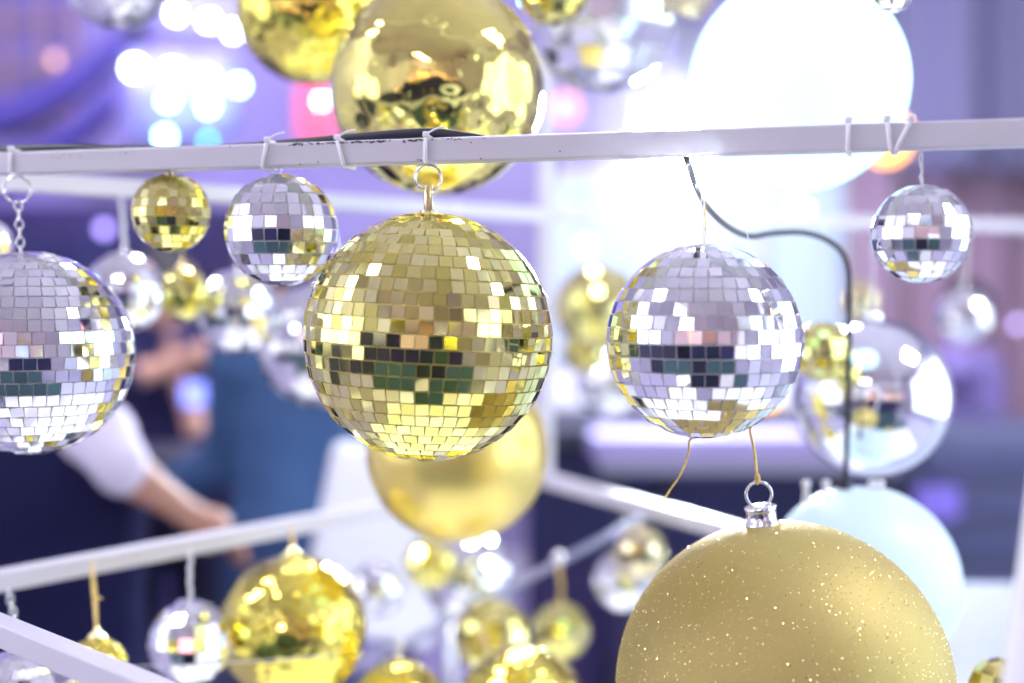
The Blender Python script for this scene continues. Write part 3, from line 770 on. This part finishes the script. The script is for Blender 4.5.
# workstation desk with mixer
root = thing('desk', 'dark desk with glowing controls in front of the person at the left', 'desk', (at_y(190, 540, 3.7).x, 3.7, 0))
bm = bmesh.new(); box(bm, (0, 0, .97), (1.2, .55, .05), bev=.01); obj('desk_top', bm, M['navy'], root)
for sx in (-1, 1):
    bm = bmesh.new(); box(bm, (sx * .55, 0, .475), (.05, .5, .95)); obj('leg', bm, M['navy'], root)
root = thing('mixing_console', 'dark mixing console with violet lit strips on the desk', 'mixer', (at_y(180, 500, 3.6).x, 3.62, .995))
bm = bmesh.new(); box(bm, (0, 0, .04), (.5, .3, .08), bev=.01); obj('case', bm, M['black_metal'], root)
for k, (x, w) in enumerate(((-.06, .04), (.1, .10))):
    bm = bmesh.new(); box(bm, (x, -.155, .045), (w, .01, .04)); obj('lit_strip', bm, emit('violet_strip', (.45, .3, 1), .9), root)

# ------------------------------------------------------------------ people
def limb(bm, a, b, ra, rb, n=14):
    a, b = Vector(a), Vector(b); d = (b - a)
    q = d.to_track_quat('Z', 'Y').to_matrix()
    ring = []
    for t, r in ((0, ra), (.25, ra * .85 + rb * .15 + (ra * .06)), (.5, (ra + rb) / 2), (.75, rb * .8 + ra * .2), (1, rb)):
        ring.append([bm.verts.new(a + d * t + q @ Vector((r * math.cos(2 * PI * k / n), r * math.sin(2 * PI * k / n), 0))) for k in range(n)])
    for u, v in zip(ring, ring[1:]):
        for k in range(n): bm.faces.new((u[k], u[(k + 1) % n], v[(k + 1) % n], v[k]))
    bm.faces.new(ring[0][::-1]); bm.faces.new(ring[-1])
    ball(bm, a, ra, n, 8); ball(bm, b, rb, n, 8)

def remesh(o, v=.009, sm=6):
    m = o.modifiers.new('r', 'REMESH'); m.mode = 'VOXEL'; m.voxel_size = v; m.use_smooth_shade = True
    s = o.modifiers.new('s', 'SMOOTH'); s.iterations = sm; s.factor = .5

def hand(bm, wrist, direction, palmn, side=1, s=1.0, curl=.35):
    d = direction.normalized(); n = (palmn - d * palmn.dot(d)).normalized(); w = d.cross(n) * side
    limb(bm, wrist, wrist + d * .05 * s, .026 * s, .030 * s)
    ball(bm, wrist + d * .06 * s, .04 * s, 14, 10, (1, 1, 1))
    for k, (o_, L) in enumerate(((-.028, .068), (-.009, .078), (.010, .072), (.028, .056))):
        p = wrist + d * .085 * s + w * o_ * s; dd = d
        for j in range(3):
            q = p + dd * L * s * (.45, .32, .23)[j]
            limb(bm, p, q, .0095 * s, .0085 * s, 8); p = q
            dd = (dd * math.cos(curl) + n * math.sin(curl)).normalized(); 
    p = wrist + d * .03 * s - w * .03 * s; dd = (d * .6 - w * .75 + n * .2).normalized()
    q = p + dd * .035 * s; limb(bm, p, q, .012 * s, .011 * s, 8); limb(bm, q, q + (dd * .6 + d * .6).normalized() * .03 * s, .0105 * s, .009 * s, 8)

SKIN = {'tan': (.36, .17, .12), 'warm': (.52, .27, .2)}
def person(label, J, shirt, trousers, skin='tan', hair=(.015, .012, .02), sleeve='long', face=Vector((0, -1, 0)), vest=None, cat='person', scale=1.0, hairlong=False):
    base = Vector(((J['ankle_l'].x + J['ankle_r'].x) / 2, (J['ankle_l'].y + J['ankle_r'].y) / 2, 0))
    root = thing('person', label, cat, base)
    bm = bmesh.new()
    head = J['head']; neck = J['neck']
    f = face.normalized(); side = f.cross(Vector((0, 0, 1))).normalized(); rotz = Matrix((side, f, Vector((0, 0, 1)))).transposed()
    ball(bm, head + Vector((0, 0, .025)), .088, 24, 18, (.92, 1.08, 1.08), rot=rotz)
    ball(bm, head + f * .028 - Vector((0, 0, .055)), .058, 18, 14, (.95, 1, .95), rot=rotz)
    limb(bm, head + f * .088, head + f * .106 - Vector((0, 0, .028)), .009, .014, 8)
    for s in (-1, 1): ball(bm, head + side * s * .083, .026, 10, 8, (.35, .7, 1.1), rot=rotz)
    ball(bm, head + f * .083 - Vector((0, 0, .062)), .019, 10, 8, (1.2, .5, .5), rot=rotz)
    limb(bm, neck - Vector((0, 0, .03)), head - Vector((0, 0, .05)), .055, .05)
    sh = (J['sh_r'] - J['sh_l']); sv = sh.normalized()
    tor = Matrix((sv, Vector((0, 0, 1)).cross(sv).normalized(), Vector((0, 0, 1)))).transposed()
    def torso(b, g):
        ball(b, J['chest'], .155 + g, 24, 16, (1.05, .72, 1.15), rot=tor)
        ball(b, J['waist'], .135 + g, 24, 16, (1.0, .75, 1.1), rot=tor)
        ball(b, J['chest'].lerp(J['waist'], .5), .142 + g, 24, 16, (1.0, .72, 1.2), rot=tor)
        limb(b, J['sh_l'] + Vector((0, 0, -.015)), J['sh_r'] + Vector((0, 0, -.015)), .055 + g, .055 + g)
        limb(b, J['chest'], neck, .09 + g, .058 + g)
    torso(bm, 0)
    ball(bm, J['pelvis'], .15, 20, 14, (1.05, .78, .9), rot=tor)
    for s in 'lr':
        limb(bm, J['sh_' + s], J['el_' + s], .048, .037); limb(bm, J['el_' + s], J['wr_' + s], .038, .026)
        hd = (J['wr_' + s] - J['el_' + s]).normalized()
        pn = Vector((0, 0, -1)) if abs(hd.z) < .7 else f
        hand(bm, J['wr_' + s], hd, pn, 1 if s == 'l' else -1)
        limb(bm, J['hip_' + s], J['kn_' + s], .082, .055); limb(bm, J['kn_' + s], J['ankle_' + s], .056, .038)
        a = J['ankle_' + s]; limb(bm, a - Vector((0, 0, .03)), a - Vector((0, 0, .055)) + f * .15, .038, .03)
    for v in bm.verts: v.co -= base
    o = obj('body', bm, mat('skin_' + skin, SKIN[skin], .5), root, True); remesh(o, .008, 4)
    bm = bmesh.new(); torso(bm, .014)
    ball(bm, J['pelvis'] + Vector((0, 0, .06)), .163, 20, 14, (1.05, .8, .6), rot=tor)
    for s in 'lr':
        limb(bm, J['sh_' + s], J['el_' + s], .058, .05)
        if sleeve == 'long': limb(bm, J['el_' + s], J['wr_' + s].lerp(J['el_' + s], .08), .056, .042)
    for v in bm.verts: v.co -= base
    o = obj('shirt', bm, mat('shirt', shirt, .85, spec=.1, noise=.15, nscale=6), root, True); remesh(o, .012, 5)
    if vest:
        bm = bmesh.new()
        ball(bm, J['chest'], .19, 24, 16, (1.05, .78, 1.12), rot=tor); ball(bm, J['waist'], .18, 24, 16, (1.05, .8, 1.2), rot=tor)
        ball(bm, J['chest'].lerp(J['waist'], .5), .185, 24, 16, (1.05, .8, 1.2), rot=tor)
        ball(bm, J['pelvis'] + Vector((0, 0, .05)), .178, 20, 14, (1.05, .82, .7), rot=tor)
        for v in bm.verts: v.co -= base
        o = obj('vest', bm, mat('vest', vest, .9, spec=.05), root, True); remesh(o, .012, 5)
    bm = bmesh.new(); ball(bm, J['pelvis'], .165, 20, 14, (1.05, .8, .9), rot=tor)
    for s in 'lr':
        limb(bm, J['hip_' + s], J['kn_' + s], .098, .074); limb(bm, J['kn_' + s], J['ankle_' + s], .072, .056)
    for v in bm.verts: v.co -= base
    o = obj('trousers', bm, mat('trousers', trousers, .85, spec=.1), root, True); remesh(o, .012, 4)
    for s in 'lr':
        bm = bmesh.new(); a = J['ankle_' + s] - base
        limb(bm, a - Vector((0, 0, .035)) - f * .03, a - Vector((0, 0, .045)) + f * .15, .046, .04)
        o = obj('shoe', bm, M['black_rubber'], root, True); remesh(o, .01, 3)
    bm = bmesh.new(); ball(bm, head + Vector((0, 0, .045)) - f * .016 - base, .098, 24, 18, (.96, 1.06, 1.0), rot=rotz)
    if hairlong:
        limb(bm, head - f * .05 - base, neck - f * .08 - Vector((0, 0, .08)) - base, .08, .06)
    for v in list(bm.verts):
        rel = v.co + base - head
        if rel.dot(f) > .035 and rel.z < .07: v.co += -f * (rel.dot(f) - .03) * .9
    obj('hair', bm, mat('hair', hair, .5), root, True)
    for s in (-1, 1):
        bm = bmesh.new(); ball(bm, head + f * .086 + side * s * .03 + Vector((0, 0, .01)) - base, .011, 10, 8); obj('eye', bm, M['plastic_white'], root)
    return root

def stand(x, y, face, drop=0.0, h=1.0, sit=False):
    f = Vector(face).normalized(); s = f.cross(Vector((0, 0, 1)))
    def P(a, b, z): return Vector((x, y, 0)) + s * a * h + f * b * h + Vector((0, 0, z * h - drop))
    J = dict(head=P(0, .03, 1.60), neck=P(0, 0, 1.46), chest=P(0, 0, 1.29), waist=P(0, 0, 1.08), pelvis=P(0, 0, .95),
             sh_l=P(-.18, 0, 1.41), sh_r=P(.18, 0, 1.41), el_l=P(-.24, 0, 1.12), el_r=P(.24, 0, 1.12), wr_l=P(-.24, .1, .88), wr_r=P(.24, .1, .88),
             hip_l=P(-.09, 0, .92), hip_r=P(.09, 0, .92), kn_l=P(-.11, .02, .5), kn_r=P(.11, .02, .5), ankle_l=P(-.12, 0, .09), ankle_r=P(.12, 0, .09))
    if drop:
        for q, sg in (('l', -1), ('r', 1)):
            J['kn_' + q] = P(sg * .16, .42, .92); J['kn_' + q].z = J['hip_' + q].z - .03
            J['ankle_' + q] = P(sg * .14, .34, .09); J['ankle_' + q].z = .30
    return J
# man in a vest, seated, his back to us
px = at(55, 440, 2.6)
J = stand(px.x, px.y, (.5, .85, 0), .215)
J['sh_r'] = at(98, 428, 2.5); J['el_r'] = at(122, 468, 2.42); J['wr_r'] = at(186, 512, 2.5)
J['sh_l'] = at(0, 452, 2.7); J['el_l'] = at(10, 480, 2.75); J['wr_l'] = at(60, 530, 2.9)
for k in ('hip_l', 'hip_r'): pass
person('person in white shirt and navy vest seated at the left, forearm reaching right', J, (.52, .48, .60), (.012, .012, .04), 'tan', sleeve='short', face=Vector((.6, .8, 0)), vest=(.010, .010, .042))
st = J['pelvis']
root = thing('bar_stool', 'dark bar stool under the person in the navy vest', 'stool', (st.x, st.y, 0))
bm = bmesh.new(); lathe(bm, [(.18, -.03), (.19, 0), (.18, .03), (.05, .035)], (0, 0, st.z - .17), 28); obj('seat', bm, M['navy'], root)
bm = bmesh.new(); lathe(bm, [(.2, 0), (.2, .015), (.03, .03), (.025, .05), (.025, st.z - .2)], (0, 0, 0), 24); obj('base', bm, M['steel'], root)
bm = bmesh.new(); tube(bm, [(.17 * math.cos(a), .17 * math.sin(a), .25) for a in [2 * PI * k / 20 for k in range(20)]], .01, 8, True); obj('foot_ring', bm, M['steel'], root)
# person in blue
px = at(296, 400, 3.25)
J = stand(px.x, px.y, (-.75, .65, 0), 0, .955)
J['el_l'] = J['sh_l'] + Vector((-.05, .12, -.26)); J['wr_l'] = J['el_l'] + Vector((-.16, .1, -.06))
J['el_r'] = J['sh_r'] + Vector((.0, -.08, -.29)); J['wr_r'] = J['el_r'] + Vector((-.12, .12, -.14))
person('person in a blue denim shirt standing behind the silver balls, left of centre', J, (.045, .09, .20), (.03, .055, .13), 'warm', face=Vector((-.7, .7, 0)))
# dark dressed person further back
px = at(165, 380, 4.3)
J = stand(px.x, px.y, (.1, -1, 0), 0, .925)
J['el_l'] = at(203, 445, 4.0); J['wr_l'] = at(182, 388, 4.02)
J['el_r'] = at(128, 378, 3.95); J['wr_r'] = at(178, 362, 4.0)
person('person in dark clothes with raised bare forearms behind the desk', J, (.03, .028, .09), (.02, .02, .05), 'warm', sleeve='short', face=Vector((.75, .65, 0)))
# person at right
px = at(966, 380, 5.15)
J = stand(px.x, px.y, (-.3, -1, 0), .0, .855)
J['el_l'] = at(972, 392, 5.03); J['wr_l'] = at(1003, 430, 5.0)
J['sh_l'] = at(962, 362, 4.95)
person('person with pale lavender sleeve standing beside the equipment rack at the right', J, (.27, .21, .50), (.10, .09, .2), 'warm', face=Vector((-.4, -1, 0)), hairlong=True)
# the photographer, seen only as a dark reflection in the balls
J = stand(0.02, -.36, (0, 1, 0), 0, .985)
J['el_l'] = Vector((-.22, -.22, 1.24)); J['wr_l'] = Vector((-.075, -.10, 1.42)); J['el_r'] = Vector((.24, -.24, 1.24)); J['wr_r'] = Vector((.09, -.11, 1.44))
J['head'] = Vector((.0, -.32, 1.56))
person('photographer in dark clothes reflected in the mirror balls', J, (.02, .025, .06), (.02, .02, .04), 'tan', face=Vector((0, 1, 0)))
root = thing('photo_camera', 'black camera held by the photographer, reflected in the balls', 'camera', (0, -.09, 1.45))
bm = bmesh.new(); box(bm, (0, 0, .05), (.13, .06, .09), bev=.01); box(bm, (0, 0, .105), (.05, .05, .03), bev=.008); obj('camera_body', bm, M['black_metal'], root)
bm = bmesh.new(); tube(bm, [(0, .02, .05), (0, .075, .05)], .035, 24); obj('lens', bm, M['black_rubber'], root)

rnd = random.Random(21)
GR = 'added mirror balls behind the viewer'
for k in range(16):  # extra balls, added out of view as blobs for the reflections
    x = -1.7 + 3.4 * ((k * 7) % 16) / 15; y = -1.0 - .5 * (((k * 7) % 16) % 3); z = 1.35 + 1.1 * rnd.random(); R_ = rnd.uniform(.08, .15)
    g = k % 3 != 0
    root = thing('mirror_ball', ('gold' if g else 'silver') + ' ball added behind the viewer only for its reflection', 'mirror ball', (x, y, z - R_), GR + (' gold' if g else ' silver'))
    bm = bmesh.new(); ball(bm, (0, 0, R_), R_, 32, 20); obj('sphere', bm, M['gold_chrome_soft' if g else 'silver_foil'], root)
    bm = bmesh.new(); tube(bm, [(0, 0, 2 * R_ - .003), (0, 0, ZC - z + R_)], .002, 6); obj('string', bm, M['string_white'], root)
# festoon of warm bulbs behind the camera, and a dark sideboard added to darken reflections
root = thing('festoon_lights', 'string of warm bulbs on the wall behind the viewer, reflected in the balls', 'string lights', (0, Y0 + .25, 1.9))
bm = bmesh.new(); pts = [Vector((-3 + 6 * k / 24, 0, -.12 * math.sin(PI * ((k / 4) % 1)))) for k in range(25)]
tube(bm, pts, .006, 6); obj('wire', bm, M['black_rubber'], root)
cols = [emit('warm_bulb_a', (1, .45, .1), 14), emit('warm_bulb_b', (1, .62, .3), 18), emit('pink_bulb', (1, .3, .35), 6), emit('blue_bulb', (.2, .5, 1), 6), emit('green_bulb', (.3, 1, .5), 3)]
for k, p in enumerate(pts):
    bm = bmesh.new(); ball(bm, p - Vector((0, 0, .07)), .045, 14, 10); obj('bulb', bm, cols[(0, 3, 1, 0, 2, 4, 0)[k % 7]], root)
root = thing('sideboard', 'dark sideboard added behind the viewer to darken reflections in the balls', 'sideboard', (0, Y0 + .35, 0))
bm = bmesh.new(); box(bm, (0, 0, .65), (6.2, .5, 1.3), bev=.02); obj('cabinet', bm, M['navy'], root)
for k in range(6):
    bm = bmesh.new(); box(bm, (-2.55 + k * 1.02, .26, .66), (.95, .03, 1.1), bev=.008); obj('door', bm, M['dark_violet'], root)

# ------------------------------------------------------------------ lights
def area(name, loc, rot, sx, sy, col, e):
    l = bpy.data.lights.new(name, 'AREA'); l.shape = 'RECTANGLE'; l.size = sx; l.size_y = sy; l.color = col; l.energy = e
    o = bpy.data.objects.new(name, l); C.objects.link(o); o.location = loc; o.rotation_euler = rot; return o
for k, (x, y) in enumerate(((-2.5, 1.2), (2.5, 1.0), (0, 4.2), (-1.8, -3.2))):  # ceiling lamps added out of view to light the closed room
    root = thing('added_ceiling_light', ('added square light panel, out of view over the left of the display', 'added square light panel, out of view over the right of the display', 'added square light panel, out of view above the counter', 'added square light panel, out of view behind the viewer')[k], 'ceiling light', (x, y, ZC - .05))
    bm = bmesh.new(); box(bm, (0, 0, .02), (1.06, 1.06, .05), bev=.01); obj('housing', bm, M['plastic_white'], root)
    area('ceiling_fill', (x, y, ZC - .07), (0, 0, 0), 1.0, 1.0, (.92, .92, 1.0), 58)
area('violet_wash', (-1.6, 5.2, 3.5), (math.radians(50), 0, 0), .5, .3, (.45, .38, 1.0), 50)
sp = bpy.data.lights.new('spot_beam', 'SPOT'); sp.energy = 60; sp.color = (.85, .93, 1); sp.spot_size = math.radians(95); sp.shadow_soft_size = .12
o = bpy.data.objects.new('spot_beam', sp); C.objects.link(o); o.location = SP + (EYE - SP).normalized() * .15
o.rotation_euler = (EYE - SP).to_track_quat('-Z', 'Y').to_euler()

# ------------------------------------------------------------------ world: scattering volume added for the lens glare round the spotlight
w = bpy.data.worlds.new('world'); sc.world = w; w.use_nodes = True
n = w.node_tree.nodes; l = w.node_tree.links
n['Background'].inputs['Color'].default_value = (.6, .6, .8, 1); n['Background'].inputs['Strength'].default_value = .3
GLARE = .009
if GLARE:
    v = n.new('ShaderNodeVolumeScatter'); v.inputs['Density'].default_value = GLARE; v.inputs['Anisotropy'].default_value = .98
    v.inputs['Color'].default_value = (.9, .9, 1, 1)
    l.new(v.outputs[0], n['World Output'].inputs['Volume'])

for o in sc.objects:
    if 'topz' in o: del o['topz']
sc.view_settings.view_transform = 'Standard'; sc.view_settings.look = 'None'; sc.view_settings.gamma = 1
sc.view_settings.use_curve_mapping = False
sc.view_settings.exposure = .6
sc.cycles.use_denoising = True
sc.cycles.max_bounces = 8; sc.cycles.glossy_bounces = 6; sc.cycles.volume_bounces = 0
sc.cycles.sample_clamp_indirect = 8
